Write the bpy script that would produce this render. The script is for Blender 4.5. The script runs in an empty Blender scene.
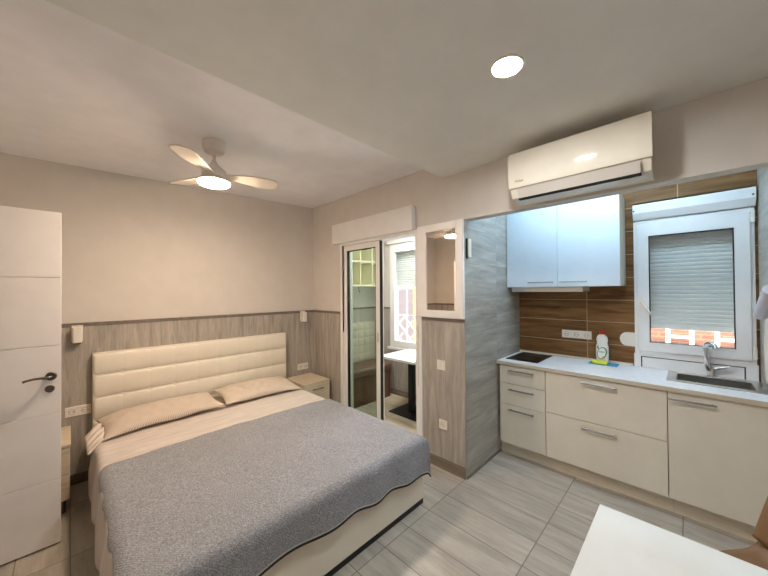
import bpy, bmesh, math, random
from mathutils import Vector, Matrix, noise
random.seed(7)
PI = math.pi
scn = bpy.context.scene
COL = scn.collection

# ------------------------------------------------------------------ helpers
def wloc(o):
    v = Vector((0, 0, 0))
    while o is not None:
        v += o.location; o = o.parent
    return v

class MB:
    """collects shapes in world coordinates and links them as ONE mesh"""
    def __init__(s): s.bm = bmesh.new()
    def _merge(s, b):
        me = bpy.data.meshes.new('t'); b.to_mesh(me); b.free()
        s.bm.from_mesh(me); bpy.data.meshes.remove(me)
    def box(s, x0, x1, y0, y1, z0, z1, bev=0.0, seg=2, mat=None):
        b = bmesh.new()
        bmesh.ops.create_cube(b, size=1.0)
        for v in b.verts:
            v.co = Vector((x0 + (v.co.x + .5) * (x1 - x0), y0 + (v.co.y + .5) * (y1 - y0), z0 + (v.co.z + .5) * (z1 - z0)))
        if bev > 0:
            bmesh.ops.bevel(b, geom=list(b.edges), offset=bev, segments=seg, profile=.5, affect='EDGES')
        if mat is not None: bmesh.ops.transform(b, matrix=mat, verts=b.verts)
        s._merge(b); return s
    def cyl(s, p0, p1, r0, r1=None, n=24, bev=0.0):
        r1 = r0 if r1 is None else r1
        p0, p1 = Vector(p0), Vector(p1); d = p1 - p0
        b = bmesh.new()
        bmesh.ops.create_cone(b, cap_ends=True, segments=n, radius1=r0, radius2=r1, depth=d.length)
        if bev > 0:
            es = [e for e in b.edges if len(e.link_faces) == 2 and any(len(f.verts) > 4 for f in e.link_faces)]
            bmesh.ops.bevel(b, geom=es, offset=bev, segments=2, affect='EDGES', profile=.5)
        M = Matrix.Translation((p0 + p1) / 2) @ d.to_track_quat('Z', 'Y').to_matrix().to_4x4()
        bmesh.ops.transform(b, matrix=M, verts=b.verts)
        s._merge(b); return s
    def lathe(s, prof, c=(0, 0, 0), n=32, axis='Z', M=None):
        b = bmesh.new(); rings = []
        for r, z in prof:
            rings.append([b.verts.new((r * math.cos(2 * PI * i / n), r * math.sin(2 * PI * i / n), z)) for i in range(n)] if r > 1e-6 else [b.verts.new((0, 0, z))])
        for a, c2 in zip(rings, rings[1:]):
            for i in range(n):
                j = (i + 1) % n
                if len(a) == 1 and len(c2) == 1: continue
                if len(a) == 1: b.faces.new((a[0], c2[j], c2[i]))
                elif len(c2) == 1: b.faces.new((a[i], a[j], c2[0]))
                else: b.faces.new((a[i], a[j], c2[j], c2[i]))
        if len(rings[0]) > 1: b.faces.new(list(reversed(rings[0])))
        if len(rings[-1]) > 1: b.faces.new(rings[-1])
        R = {'Z': Matrix(), 'X': Matrix.Rotation(PI / 2, 4, 'Y'), '-X': Matrix.Rotation(-PI / 2, 4, 'Y'),
             'Y': Matrix.Rotation(-PI / 2, 4, 'X'), '-Y': Matrix.Rotation(PI / 2, 4, 'X')}[axis]
        T = Matrix.Translation(c) @ R
        if M is not None: T = M @ T
        bmesh.ops.transform(b, matrix=T, verts=b.verts)
        bmesh.ops.recalc_face_normals(b, faces=b.faces)
        s._merge(b); return s
    def prism(s, poly, a0, a1, axis='y', bev=0.0):
        """poly: 2-D outline; axis y -> (x,z) outline, x -> (y,z), z -> (x,y)"""
        b = bmesh.new()
        f = {'y': lambda p, a: (p[0], a, p[1]), 'x': lambda p, a: (a, p[0], p[1]), 'z': lambda p, a: (p[0], p[1], a)}[axis]
        A = [b.verts.new(f(p, a0)) for p in poly]; B = [b.verts.new(f(p, a1)) for p in poly]
        n = len(poly)
        for i in range(n): b.faces.new((A[i], A[(i + 1) % n], B[(i + 1) % n], B[i]))
        b.faces.new(list(reversed(A))); b.faces.new(B)
        bmesh.ops.recalc_face_normals(b, faces=b.faces)
        if bev > 0:
            es = [e for e in b.edges if any(len(g.verts) == n and n > 4 or g in b.faces[-2:] for g in e.link_faces)]
            bmesh.ops.bevel(b, geom=es, offset=bev, segments=2, affect='EDGES', profile=.5)
        s._merge(b); return s
    def tube(s, pts, r, n=12, closed=False):
        pts = [Vector(p) for p in pts]; b = bmesh.new(); rings = []
        m = len(pts); up = None
        for i, p in enumerate(pts):
            t = (pts[(i + 1) % m] - pts[i - 1]) if closed else (pts[min(i + 1, m - 1)] - pts[max(i - 1, 0)])
            t.normalize()
            if up is None: up = t.orthogonal().normalized()
            up = (up - t * up.dot(t)).normalized(); sd = t.cross(up)
            rr = r[i] if isinstance(r, (list, tuple)) else r
            rings.append([b.verts.new(p + (up * math.cos(2 * PI * k / n) + sd * math.sin(2 * PI * k / n)) * rr) for k in range(n)])
        prs = list(zip(rings, rings[1:])) + ([(rings[-1], rings[0])] if closed else [])
        for a, c in prs:
            for k in range(n): b.faces.new((a[k], a[(k + 1) % n], c[(k + 1) % n], c[k]))
        if not closed:
            b.faces.new(list(reversed(rings[0]))); b.faces.new(rings[-1])
        bmesh.ops.recalc_face_normals(b, faces=b.faces)
        s._merge(b); return s
    def grid(s, f, nu, nv, closed_u=False):
        """surface f(u,v) with u,v in 0..1"""
        b = bmesh.new()
        V = [[b.verts.new(f(i / nu, j / nv)) for j in range(nv + 1)] for i in range(nu + 1)]
        for i in range(nu):
            for j in range(nv):
                b.faces.new((V[i][j], V[i + 1][j], V[i + 1][j + 1], V[i][j + 1]))
        s._merge(b); return s
    def build(s, name, mat, parent=None, smooth=35, solid=0.0, subd=0, tag=None):
        bmesh.ops.remove_doubles(s.bm, verts=s.bm.verts, dist=1e-6)
        if parent is not None:
            o = wloc(parent)
            for v in s.bm.verts: v.co -= o
        me = bpy.data.meshes.new(name); s.bm.to_mesh(me); s.bm.free()
        me.materials.append(mat)
        if smooth:
            for p in me.polygons: p.use_smooth = True
            if smooth < 180: me.set_sharp_from_angle(angle=math.radians(smooth))
        ob = bpy.data.objects.new(name, me); COL.objects.link(ob)
        if parent is not None: ob.parent = parent
        if 0 < smooth < 60:
            m = ob.modifiers.new('normals', 'WEIGHTED_NORMAL'); m.keep_sharp = True; m.weight = 100
        if solid:
            m = ob.modifiers.new('solid', 'SOLIDIFY'); m.thickness = solid; m.offset = 0
        if subd:
            m = ob.modifiers.new('sub', 'SUBSURF'); m.levels = subd; m.render_levels = subd
        return ob

def box(*a, **k): return MB().box(*a, **k)
def tag(o, label, cat, group=None, kind=None):
    if label: o['label'] = label
    if cat: o['category'] = cat
    if group: o['group'] = group
    if kind: o['kind'] = kind
    return o
def thing(name, label, cat, loc=(0, 0, 0), group=None, kind=None):
    o = bpy.data.objects.new(name, None); o.empty_display_size = .1
    COL.objects.link(o); o.location = loc
    return tag(o, label, cat, group, kind)
def struct(mb, name, mat, smooth=35):
    o = mb.build(name, mat, None, smooth); o['kind'] = 'structure'; return o
def copy_tree(o, parent=None):
    c = o.copy(); COL.objects.link(c)
    if parent is not None: c.parent = parent
    for ch in list(o.children): copy_tree(ch, c)
    return c

# ------------------------------------------------------------------ materials
def srgb(r, g, b):
    f = lambda c: (c / 255 / 12.92) if c / 255 <= .04045 else ((c / 255 + .055) / 1.055) ** 2.4
    return (f(r), f(g), f(b), 1)
class NT:
    def __init__(s, name):
        s.m = bpy.data.materials.new(name); s.m.use_nodes = True
        s.t = s.m.node_tree; s.n = s.t.nodes; s.n.clear()
        s.out = s.n.new('ShaderNodeOutputMaterial')
    def new(s, typ, **kw):
        nd = s.n.new(typ)
        for k, v in kw.items():
            if hasattr(nd, k): setattr(nd, k, v)
            else: nd.inputs[k].default_value = v
        return nd
    def link(s, a, b): s.t.links.new(a, b)
    def coords(s, scale=(1, 1, 1), loc=(0, 0, 0), rot=(0, 0, 0)):
        tc = s.new('ShaderNodeTexCoord'); mp = s.new('ShaderNodeMapping')
        mp.inputs['Scale'].default_value = scale; mp.inputs['Location'].default_value = loc; mp.inputs['Rotation'].default_value = rot
        s.link(tc.outputs['Object'], mp.inputs['Vector']); return mp.outputs['Vector']
    def noise(s, vec, scale, detail=4, rough=.55, dist=0):
        nd = s.new('ShaderNodeTexNoise'); nd.inputs['Scale'].default_value = scale
        nd.inputs['Detail'].default_value = detail; nd.inputs['Roughness'].default_value = rough; nd.inputs['Distortion'].default_value = dist
        s.link(vec, nd.inputs['Vector']); return nd.outputs['Fac']
    def ramp(s, fac, stops):
        r = s.new('ShaderNodeValToRGB'); e = r.color_ramp.elements
        while len(e) < len(stops): e.new(.5)
        for el, (p, c) in zip(e, stops): el.position = p; el.color = c if len(c) == 4 else (*c, 1)
        s.link(fac, r.inputs['Fac']); return r.outputs['Color']
    def mix(s, fac, a, b, mode='MIX'):
        m = s.new('ShaderNodeMix'); m.data_type = 'RGBA'; m.blend_type = mode
        for i, v in ((0, fac), (6, a), (7, b)):
            if hasattr(v, 'default_value'): s.link(v, m.inputs[i])
            else: m.inputs[i].default_value = v
        return m.outputs[2]
    def bump(s, h, strength=.1, dist=.01):
        b = s.new('ShaderNodeBump'); b.inputs['Strength'].default_value = strength; b.inputs['Distance'].default_value = dist
        s.link(h, b.inputs['Height']); return b.outputs['Normal']
    def pbsdf(s, color, rough=.5, metal=0, spec=.5, normal=None, coat=0, sheen=0, trans=0):
        p = s.new('ShaderNodeBsdfPrincipled')
        if hasattr(color, 'default_value'): s.link(color, p.inputs['Base Color'])
        else: p.inputs['Base Color'].default_value = color
        if hasattr(rough, 'default_value'): s.link(rough, p.inputs['Roughness'])
        else: p.inputs['Roughness'].default_value = rough
        p.inputs['Metallic'].default_value = metal; p.inputs['Specular IOR Level'].default_value = spec
        p.inputs['Coat Weight'].default_value = coat; p.inputs['Sheen Weight'].default_value = sheen
        if normal is not None: s.link(normal, p.inputs['Normal'])
        s.link(p.outputs['BSDF'], s.out.inputs['Surface']); return p
def plain(name, c, rough=.5, metal=0, spec=.5, var=.03, scale=6, bump=0, bscale=200, coat=0, sheen=0):
    t = NT(name); v = t.coords()
    n = t.noise(v, scale, 3)
    lo = tuple(x * (1 - var) for x in c[:3]); hi = tuple(min(1, x * (1 + var)) for x in c[:3])
    colr = t.ramp(n, [(.3, lo), (.7, hi)])
    nm = t.bump(t.noise(v, bscale, 2), bump, .002) if bump else None
    t.pbsdf(colr, rough, metal, spec, nm, coat, sheen); return t.m
def emit(name, c, strength):
    t = NT(name); e = t.new('ShaderNodeEmission'); e.inputs['Color'].default_value = c; e.inputs['Strength'].default_value = strength
    t.link(e.outputs[0], t.out.inputs['Surface']); return t.m
def grain_mat(name, cols, axis, stretch=18, scale=2.2, rough=.45, bump=.05, spec=.4, brick=None, joint=None, vary=.12, fine=.5):
    """streaky grain along one axis; brick=(u axis, v axis, width, height, u offset, v offset, mortar)"""
    t = NT(name)
    sc = [stretch, stretch, stretch]; sc['xyz'.index(axis)] = 1.0
    base_vec = t.coords(scale=tuple(sc))
    fac_b = None
    if brick:
        ua, va, w, h, uo, vo, mo = brick
        tc = t.new('ShaderNodeTexCoord'); sep = t.new('ShaderNodeSeparateXYZ'); t.link(tc.outputs['Object'], sep.inputs[0])
        def off(a, o):
            m = t.new('ShaderNodeMath', operation='SUBTRACT'); t.link(sep.outputs['xyz'.index(a)], m.inputs[0]); m.inputs[1].default_value = o; return m.outputs[0]
        cb = t.new('ShaderNodeCombineXYZ'); t.link(off(ua, uo - 40 * w), cb.inputs[0]); t.link(off(va, vo - 40 * h), cb.inputs[1])
        br = t.new('ShaderNodeTexBrick'); br.offset = 0; br.squash = 1
        br.inputs['Scale'].default_value = 1; br.inputs['Mortar Size'].default_value = mo; br.inputs['Mortar Smooth'].default_value = .1
        br.inputs['Brick Width'].default_value = w; br.inputs['Row Height'].default_value = h; br.inputs['Bias'].default_value = 0
        br.inputs['Color1'].default_value = (0, 0, 0, 1); br.inputs['Color2'].default_value = (1, 1, 1, 1); br.inputs['Mortar'].default_value = (.5, .5, .5, 1)
        t.link(cb.outputs[0], br.inputs['Vector']); fac_b = br.outputs['Fac']; rnd = br.outputs['Color']
        sh = t.new('ShaderNodeVectorMath', operation='SCALE'); t.link(rnd, sh.inputs[0]); sh.inputs['Scale'].default_value = 37.0
        ad = t.new('ShaderNodeVectorMath', operation='ADD'); t.link(base_vec, ad.inputs[0]); t.link(sh.outputs[0], ad.inputs[1]); vec = ad.outputs[0]
    else: vec = base_vec
    n1 = t.noise(vec, scale, 5, .6, .6)
    n2 = t.noise(vec, scale * 5, 4, .7, .2)
    c1 = t.ramp(n1, [(.28, cols[0]), (.5, cols[1]), (.72, cols[2])])
    c2 = t.ramp(n2, [(.3, (.62, .62, .62)), (.7, (1, 1, 1))])
    c = t.mix(fine, c1, c2, 'MULTIPLY')
    if brick:
        tint = t.ramp(rnd, [(0, (1 - vary,) * 3), (1, (1 + 0,) * 3)])
        c = t.mix(1.0, c, tint, 'MULTIPLY')
        c = t.mix(fac_b, c, joint)
        inv = t.new('ShaderNodeMath', operation='SUBTRACT'); inv.inputs[0].default_value = 1; t.link(fac_b, inv.inputs[1])
        nm = t.bump(inv.outputs[0], .35, .002)
    else: nm = t.bump(n2, bump, .002)
    t.pbsdf(c, rough, 0, spec, nm); return t.m

M = {}
M['paint'] = plain('wall_paint', srgb(217, 212, 206), .75, bump=.05, bscale=160)
M['ceiling'] = plain('ceiling_paint', srgb(243, 243, 249), .8, bump=.08, bscale=60)
M['soffit_shaded'] = plain('ceiling_paint_shaded', srgb(230, 231, 229), .8, bump=.08, bscale=60)  # ceiling paint darkened; puts the light difference at the beam edge into colour
M['white_lacquer'] = plain('white_lacquer', srgb(244, 241, 240), .35)
M['white_pvc'] = plain('white_pvc', srgb(236, 236, 236), .35)
M['white_plastic'] = plain('white_plastic', srgb(238, 233, 224), .35)
M['gloss_white'] = plain('gloss_white', srgb(206, 218, 228), .4, spec=.3, coat=0)
M['cream_front'] = plain('cream_front', srgb(234, 230, 218), .4)
M['cream_box'] = plain('cream_carcass', srgb(205, 196, 178), .5)
M['worktop'] = plain('worktop_laminate', srgb(242, 244, 248), .35, var=.05, scale=30)
M['oak'] = grain_mat('light_oak', [srgb(222, 213, 196)[:3], srgb(234, 226, 211)[:3], srgb(240, 233, 220)[:3]], 'y', 14, 3, .5)
M['oak_x'] = grain_mat('light_oak_x', [srgb(206, 192, 168)[:3], srgb(220, 208, 184)[:3], srgb(228, 217, 195)[:3]], 'x', 14, 3, .5, fine=.25)
M['wains'] = grain_mat('taupe_wood_panel', [srgb(154, 147, 139)[:3], srgb(182, 175, 166)[:3], srgb(204, 197, 188)[:3]], 'z', 12, 1.9, .5, fine=.55)
M['wains_trim'] = grain_mat('taupe_trim', [srgb(112, 104, 97)[:3], srgb(128, 119, 111)[:3], srgb(140, 131, 122)[:3]], 'y', 12, 2, .5)
M['skirt'] = grain_mat('skirting_tile', [srgb(112, 101, 90)[:3], srgb(134, 122, 110)[:3], srgb(150, 138, 126)[:3]], 'y', 12, 2, .45)
M['floor'] = grain_mat('floor_tile', [srgb(168, 160, 149)[:3], srgb(191, 184, 173)[:3], srgb(209, 203, 193)[:3]], 'y', 7, 1.6, .38,
                       brick=('x', 'y', .2265, .652, 2.4975, 1.352, .003), joint=srgb(126, 119, 109), vary=.16, fine=.45)
M['sunfloor'] = grain_mat('sunroom_floor_tile', [srgb(176, 160, 138)[:3], srgb(205, 190, 166)[:3], srgb(220, 208, 186)[:3]], 'y', 9, 1.8, .4,
                       brick=('x', 'y', .2, 1.2, 2.4, 1.5, .003), joint=srgb(150, 136, 116), vary=.12, fine=.45)
M['sidetile'] = grain_mat('grey_streaked_tile', [srgb(150, 147, 139)[:3], srgb(178, 175, 166)[:3], srgb(204, 201, 192)[:3]], 'x', 7, 1.7, .4,
                       brick=('x', 'z', .6, .3, 2.333, .01, .002), joint=srgb(150, 150, 146), vary=.06, fine=.4)
M['backsplash'] = grain_mat('brown_wood_tile', [srgb(96, 66, 40)[:3], srgb(134, 98, 62)[:3], srgb(158, 120, 80)[:3]], 'y', 11, 2.0, .5, spec=.15,
                       brick=('y', 'z', .647, .2045, .705, 1.07, .0032), joint=srgb(186, 160, 128), vary=.14, fine=.5)
M['leather'] = plain('cream_leatherette', srgb(233, 226, 212), .42, bump=.12, bscale=260)
M['black'] = plain('black_plastic', srgb(22, 21, 20), .5)
M['black_metal'] = plain('black_metal', srgb(16, 16, 17), .45)
M['gasket'] = plain('rubber_gasket', srgb(38, 36, 34), .6)
M['steel'] = plain('brushed_steel', (.62, .61, .59, 1), .28, metal=1)
M['chrome'] = plain('chrome', (.78, .78, .8, 1), .08, metal=1)
M['nickel'] = plain('dark_nickel', (.20, .18, .16, 1), .3, metal=1)
M['handle'] = plain('nickel_handle', (.36, .34, .31, 1), .3, metal=1)
M['brown_leather'] = plain('brown_leather', srgb(112, 82, 64), .45, var=.1, scale=9, bump=.1)
M['chair'] = plain('chair_shell', srgb(138, 106, 76), .45, var=.08, scale=4)
M['table_white'] = plain('table_laminate', srgb(232, 236, 236), .4)
M['shutter'] = plain('shutter_slat', srgb(236, 238, 240), .45)
M['ac'] = plain('ac_plastic', srgb(236, 230, 216), .07, coat=.3)
M['ac_grey'] = plain('ac_louver', srgb(214, 209, 202), .4)
M['mark'] = plain('grey_print', srgb(120, 118, 112), .6)
M['mattress'] = plain('mattress_ticking', srgb(225, 215, 202), .9)
M['hood'] = plain('hood_metal', srgb(206, 196, 182), .4, metal=.25)
M['hob'] = plain('ceramic_hob', srgb(14, 10, 9), .3, spec=.25)
M['hob_mark'] = plain('hob_print', srgb(34, 30, 28), .3)
M['bottle'] = plain('bottle_plastic', srgb(238, 240, 236), .3)
M['red'] = plain('red_cap', srgb(186, 34, 30), .35)
M['green'] = plain('green_print', srgb(36, 120, 52), .4)
M['pale_green'] = plain('pale_green_print', srgb(150, 190, 140), .4)
M['salmon'] = plain('salmon_print', srgb(222, 130, 104), .4)
M['yellow'] = plain('yellow_sponge', srgb(228, 226, 60), .9, var=.1, scale=90, bump=.4, bscale=180)
M['blue'] = plain('blue_cloth', srgb(70, 158, 200), .9, var=.1, scale=60, bump=.3)
M['towel'] = plain('paper_towel', srgb(226, 216, 206), .9, bump=.2, bscale=90)
M['roll'] = plain('paper_roll', srgb(206, 208, 222), .8, bump=.2, bscale=90)
M['cream_shelf'] = plain('cream_shelf', srgb(236, 230, 205), .5)
M['quilt'] = plain('pale_quilted_pad', srgb(206, 196, 178), .7)
# mirror, glass
t = NT('mirror_silver'); t.pbsdf((.82, .78, .74, 1), .02, 1.0); M['mirror'] = t.m
def glass(name, tint, refl=.12):
    t = NT(name); a = t.new('ShaderNodeBsdfTransparent'); a.inputs[0].default_value = tint
    g = t.new('ShaderNodeBsdfGlossy'); g.inputs['Roughness'].default_value = .02
    lw = t.new('ShaderNodeLayerWeight'); lw.inputs[0].default_value = .5
    pw = t.new('ShaderNodeMath', operation='POWER'); t.link(lw.outputs['Facing'], pw.inputs[0]); pw.inputs[1].default_value = 4
    fr = t.new('ShaderNodeMath', operation='MULTIPLY_ADD'); t.link(pw.outputs[0], fr.inputs[0]); fr.inputs[1].default_value = .5; fr.inputs[2].default_value = .025
    m = t.new('ShaderNodeMixShader'); t.link(fr.outputs[0], m.inputs[0]); t.link(a.outputs[0], m.inputs[1]); t.link(g.outputs[0], m.inputs[2])
    t.link(m.outputs[0], t.out.inputs['Surface']); return t.m
M['glass'] = glass('clear_glass', (.95, .97, .96, 1))
M['glass_door'] = glass('door_glass', (.86, .90, .87, 1))
# blanket: fine grey marl
t = NT('grey_wool'); v = t.coords()
n = t.noise(v, 150, 3, .75); n2 = t.noise(v, 5, 3)
w = t.new('ShaderNodeTexWave'); w.inputs['Scale'].default_value = 42; w.inputs['Distortion'].default_value = 3; w.inputs['Detail'].default_value = 2; w.bands_direction = 'DIAGONAL'
t.link(v, w.inputs['Vector'])
c = t.ramp(n, [(.3, srgb(102, 104, 110)[:3]), (.5, srgb(146, 148, 154)[:3]), (.75, srgb(194, 196, 202)[:3])])
c = t.mix(.35, c, t.ramp(n2, [(.3, (.8, .8, .8)), (.7, (1, 1, 1))]), 'MULTIPLY')
t.pbsdf(c, .95, 0, .2, t.bump(w.outputs['Fac'], .25, .003), sheen=.2); M['blanket'] = t.m
M['hem_dark'] = plain('dark_hem', srgb(44, 42, 42), .9)
M['hem_light'] = plain('pale_hem', srgb(190, 186, 182), .9)
t = NT('cream_sheet'); v = t.coords(scale=(1, 6, 1))
t.pbsdf(t.ramp(t.noise(v, 5, 4), [(.3, srgb(200, 190, 182)[:3]), (.7, srgb(216, 208, 202)[:3])]), .9, 0, .25, t.bump(t.noise(t.coords(scale=(3, 14, 3)), 4, 4), .25, .006)); M['sheet'] = t.m
t = NT('striped_pillowcase'); v = t.coords(rot=(0, 0, .75))
w = t.new('ShaderNodeTexWave'); w.inputs['Scale'].default_value = 26; w.inputs['Distortion'].default_value = .6; w.bands_direction = 'X'; t.link(v, w.inputs['Vector'])
t.pbsdf(t.ramp(w.outputs['Fac'], [(.25, srgb(194, 178, 163)[:3]), (.6, srgb(220, 207, 194)[:3])]), .9, 0, .25, t.bump(t.noise(t.coords(), 14, 3), .3, .01)); M['pillow'] = t.m
M['pillow_white'] = plain('white_pillow_lining', srgb(226, 216, 206), .9)
# brick outside
t = NT('red_brick'); tc = t.new('ShaderNodeTexCoord'); sp = t.new('ShaderNodeSeparateXYZ'); t.link(tc.outputs['Object'], sp.inputs[0])
cb = t.new('ShaderNodeCombineXYZ'); t.link(sp.outputs[1], cb.inputs[0]); t.link(sp.outputs[2], cb.inputs[1])
br = t.new('ShaderNodeTexBrick'); br.inputs['Scale'].default_value = 1; br.inputs['Brick Width'].default_value = .25; br.inputs['Row Height'].default_value = .07; br.inputs['Mortar Size'].default_value = .008
br.inputs['Color1'].default_value = srgb(112, 72, 56); br.inputs['Color2'].default_value = srgb(98, 60, 46); br.inputs['Mortar'].default_value = srgb(124, 92, 76)
t.link(cb.outputs[0], br.inputs['Vector']); t.pbsdf(br.outputs['Color'], .9); M['brick'] = t.m
M['mauve'] = plain('mauve_render', srgb(72, 60, 60), .8)
M['ochre'] = plain('ochre_paint', srgb(140, 112, 52), .8)
M['bluesign'] = plain('blue_panel', srgb(28, 48, 100), .6)
M['pale_wall'] = plain('pale_render', srgb(104, 98, 92), .9)
M['ground'] = plain('ground_paving', srgb(205, 200, 192), .9)
M['fan_white'] = plain('fan_white', srgb(228, 220, 210), .4)
M['led_warm'] = emit('warm_diffuser', (1.0, .745, .53, 1), 55)
M['led_neutral'] = emit('neutral_diffuser', (1.0, .985, .945, 1), 120)
M['fill_sunroom'] = emit('sunroom_fill_glow', (1.0, .97, .92, 1), 30)  # glow of the added sunroom lamp
M['led_cool'] = emit('cool_tube', (.56, .80, 1.0, 1), 15)

# ------------------------------------------------------------------ key dimensions
XL, XS, XK = -.56, 2.3326, 3.505
Y0, YK, YR, YF = 3.6474, 1.3458, -.3614, -1.75
YB, ZL, ZT, ZH, ZC = 1.5611, 2.5825, 1.3316, 2.1751, .8997
TOP = 2.95

# ------------------------------------------------------------------ the room
struct(box(XL - .3, XS + .02, YF - .1, Y0 + .02, -.1, 0).box(XS + .02, XK + .1, YR - .1, YK + .05, -.1, 0), 'floor', M['floor'])
struct(box(XS + .02, XK + .1, YK + .05, Y0 + .02, -.1, .002), 'floor_sunroom', M['sunfloor'])
struct(box(XL - .3, XS + .1, YF - .1, YB, ZL, TOP), 'ceiling_soffit', M['soffit_shaded'])
b = MB()
def hc(x): return 2.646 + (x - 0) * (2.716 - 2.646) / 2.333
bb = bmesh.new()
vs = [bb.verts.new((x, y, z)) for (x, y) in ((XL - .1, YB - .05), (XS + .1, YB - .05), (XS + .1, Y0 + .1), (XL - .1, Y0 + .1)) for z in (hc(x), TOP + .02)]
for f in ((0, 2, 4, 6), (1, 7, 5, 3), (0, 1, 3, 2), (2, 3, 5, 4), (4, 5, 7, 6), (6, 7, 1, 0)): bb.faces.new([vs[i] for i in f])
bmesh.ops.recalc_face_normals(bb, faces=bb.faces); b._merge(bb)
struct(b, 'ceiling', M['ceiling'])
struct(box(XS + .1, XK + .2, YR - .1, YK + .1, 2.62, 2.75), 'ceiling_kitchen', M['ceiling'])
struct(box(XS + .1, XK + .2, YK + .1, Y0 + .1, 2.56, 2.7), 'ceiling_sunroom', M['ceiling'])
struct(box(XL - .1, XK + .2, Y0, Y0 + .12, -.1, TOP), 'wall_back', M['paint'])
b = box(XS, XS + .12, 3.03, Y0, -.1, TOP).box(XS, XS + .12, 1.81, 3.03, 2.175, TOP)
b.box(XS, XS + .12, YK, 1.81, -.1, TOP).box(XS, XS + .1, YR - .1, YK, ZH, TOP).box(XS, XS + .1, YF, YR - .1, -.1, TOP)
struct(b, 'wall_right', M['paint'])
struct(box(XS + .12, XK, YK + .004, YK + .1, -.1, TOP).box(XS + .0005, XK, YK - .002, YK + .01, 0, TOP - .3), 'wall_kitchen_side', M['sidetile'])
struct(box(XS + .0, XK + .2, YR - .12, YR, -.1, TOP), 'wall_kitchen_right', M['sidetile'])
KW = (-.345, .345, .965, 2.33)      # kitchen window opening y0,y1,z0,z1
b = box(XK, XK + .16, YR - .1, KW[0], -.1, TOP).box(XK, XK + .16, KW[1], YK + .05, -.1, TOP)
b.box(XK, XK + .16, KW[0], KW[1], -.1, KW[2]).box(XK, XK + .16, KW[0], KW[1], KW[3], TOP)
struct(b, 'wall_kitchen_back', M['backsplash'])
SW = (1.75, 3.31, .72, 2.47)
b = box(XK, XK + .16, YK + .05, SW[0], -.1, TOP).box(XK, XK + .16, SW[1], Y0 + .1, -.1, TOP)
b.box(XK, XK + .16, SW[0], SW[1], -.1, SW[2]).box(XK, XK + .16, SW[0], SW[1], SW[3], TOP)
struct(b, 'wall_sunroom', M['paint'])
struct(box(XL - .1, XS + .1, YF - .1, YF, -.1, TOP), 'wall_front', M['paint'])
b = box(XL - .1, XL, YF, 2.14, -.1, TOP).box(XL - .1, XL, 2.9, Y0, -.1, TOP).box(XL - .1, XL, 2.14, 2.9, 2.115, TOP)
struct(b, 'wall_left', M['paint'])
# little hall behind the open door
struct(box(-1.7, -1.6, 1.9, 3.2, -.1, 2.5).box(-1.6, XL - .1, 1.9, 2.0, -.1, 2.5).box(-1.6, XL - .1, 3.1, 3.2, -.1, 2.5), 'wall_hall', M['paint'])
struct(box(-1.7, XL - .1, 1.9, 3.2, 2.5, 2.6), 'ceiling_hall', M['ceiling'])
struct(box(-1.7, XL - .1, 1.9, 3.2, -.1, 0), 'floor_hall', M['floor'])

# wainscot panels, caps, skirting
W = .008
b = box(XL, XS, Y0 - W, Y0, 0, ZT - .03)
struct(b, 'wainscot_back', M['wains'])
struct(box(XS - W, XS, 3.03, Y0 - W, 0, ZT - .03), 'wainscot_right', M['wains'])
struct(box(XS - W, XS, YK, 1.79, 0, ZT - .03), 'wainscot_column', M['wains'])
struct(box(XL, XL + W, 2.9, Y0 - W, 0, ZT - .03), 'wainscot_left', M['wains'])
struct(box(XS + .12, XK, Y0 - W, Y0, 0, ZT - .03).box(XK - W, XK, SW[1], Y0 - W, 0, ZT - .03).box(XK - W, XK, YK + .1, SW[1], 0, SW[2] - .03).box(XK - W, XK, YK + .1, SW[0], SW[2] - .03, ZT - .03), 'wainscot_sunroom', M['wains'])
C = .014
struct(box(XL, XS - C, Y0 - C, Y0, ZT - .03, ZT, .002), 'trim_1', M['wains_trim'])
struct(box(XS - C, XS, 3.03, Y0, ZT - .03, ZT, .002), 'trim_2', M['wains_trim'])
struct(box(XS - C, XS, YK, 1.80, ZT - .026, ZT - .002, .002), 'trim_3', M['wains_trim'])
struct(box(XL, XL + C, 2.9, Y0 - C, ZT - .03, ZT, .002), 'trim_4', M['wains_trim'])
struct(box(XS + .12, XK - C, Y0 - C, Y0, ZT - .03, ZT, .002).box(XK - C, XK, SW[1] + .01, Y0, ZT - .03, ZT, .002), 'trim_5', M['wains_trim'])
struct(box(XL, XS - C, Y0 - C, Y0 - W, 0, .085, .002), 'baseboard_back', M['skirt'])
struct(box(XS - .016, XS - W, 3.03, Y0 - C, 0, .085, .002), 'baseboard_right', M['skirt'])
struct(box(XS - .016, XS - W, YK, 1.795, 0, .095, .002), 'baseboard_column', M['skirt'])
struct(box(XS + .0, 2.99, YK - .012, YK - .002, 0, .02, .002), 'baseboard_kitchen', M['skirt'])
struct(box(XS + .12, XK - W, Y0 - .02, Y0 - W, 0, .085, .002).box(XK - .02, XK - W, YK + .1, Y0 - .02, 0, .085, .002), 'baseboard_sunroom', M['skirt'])

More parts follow.
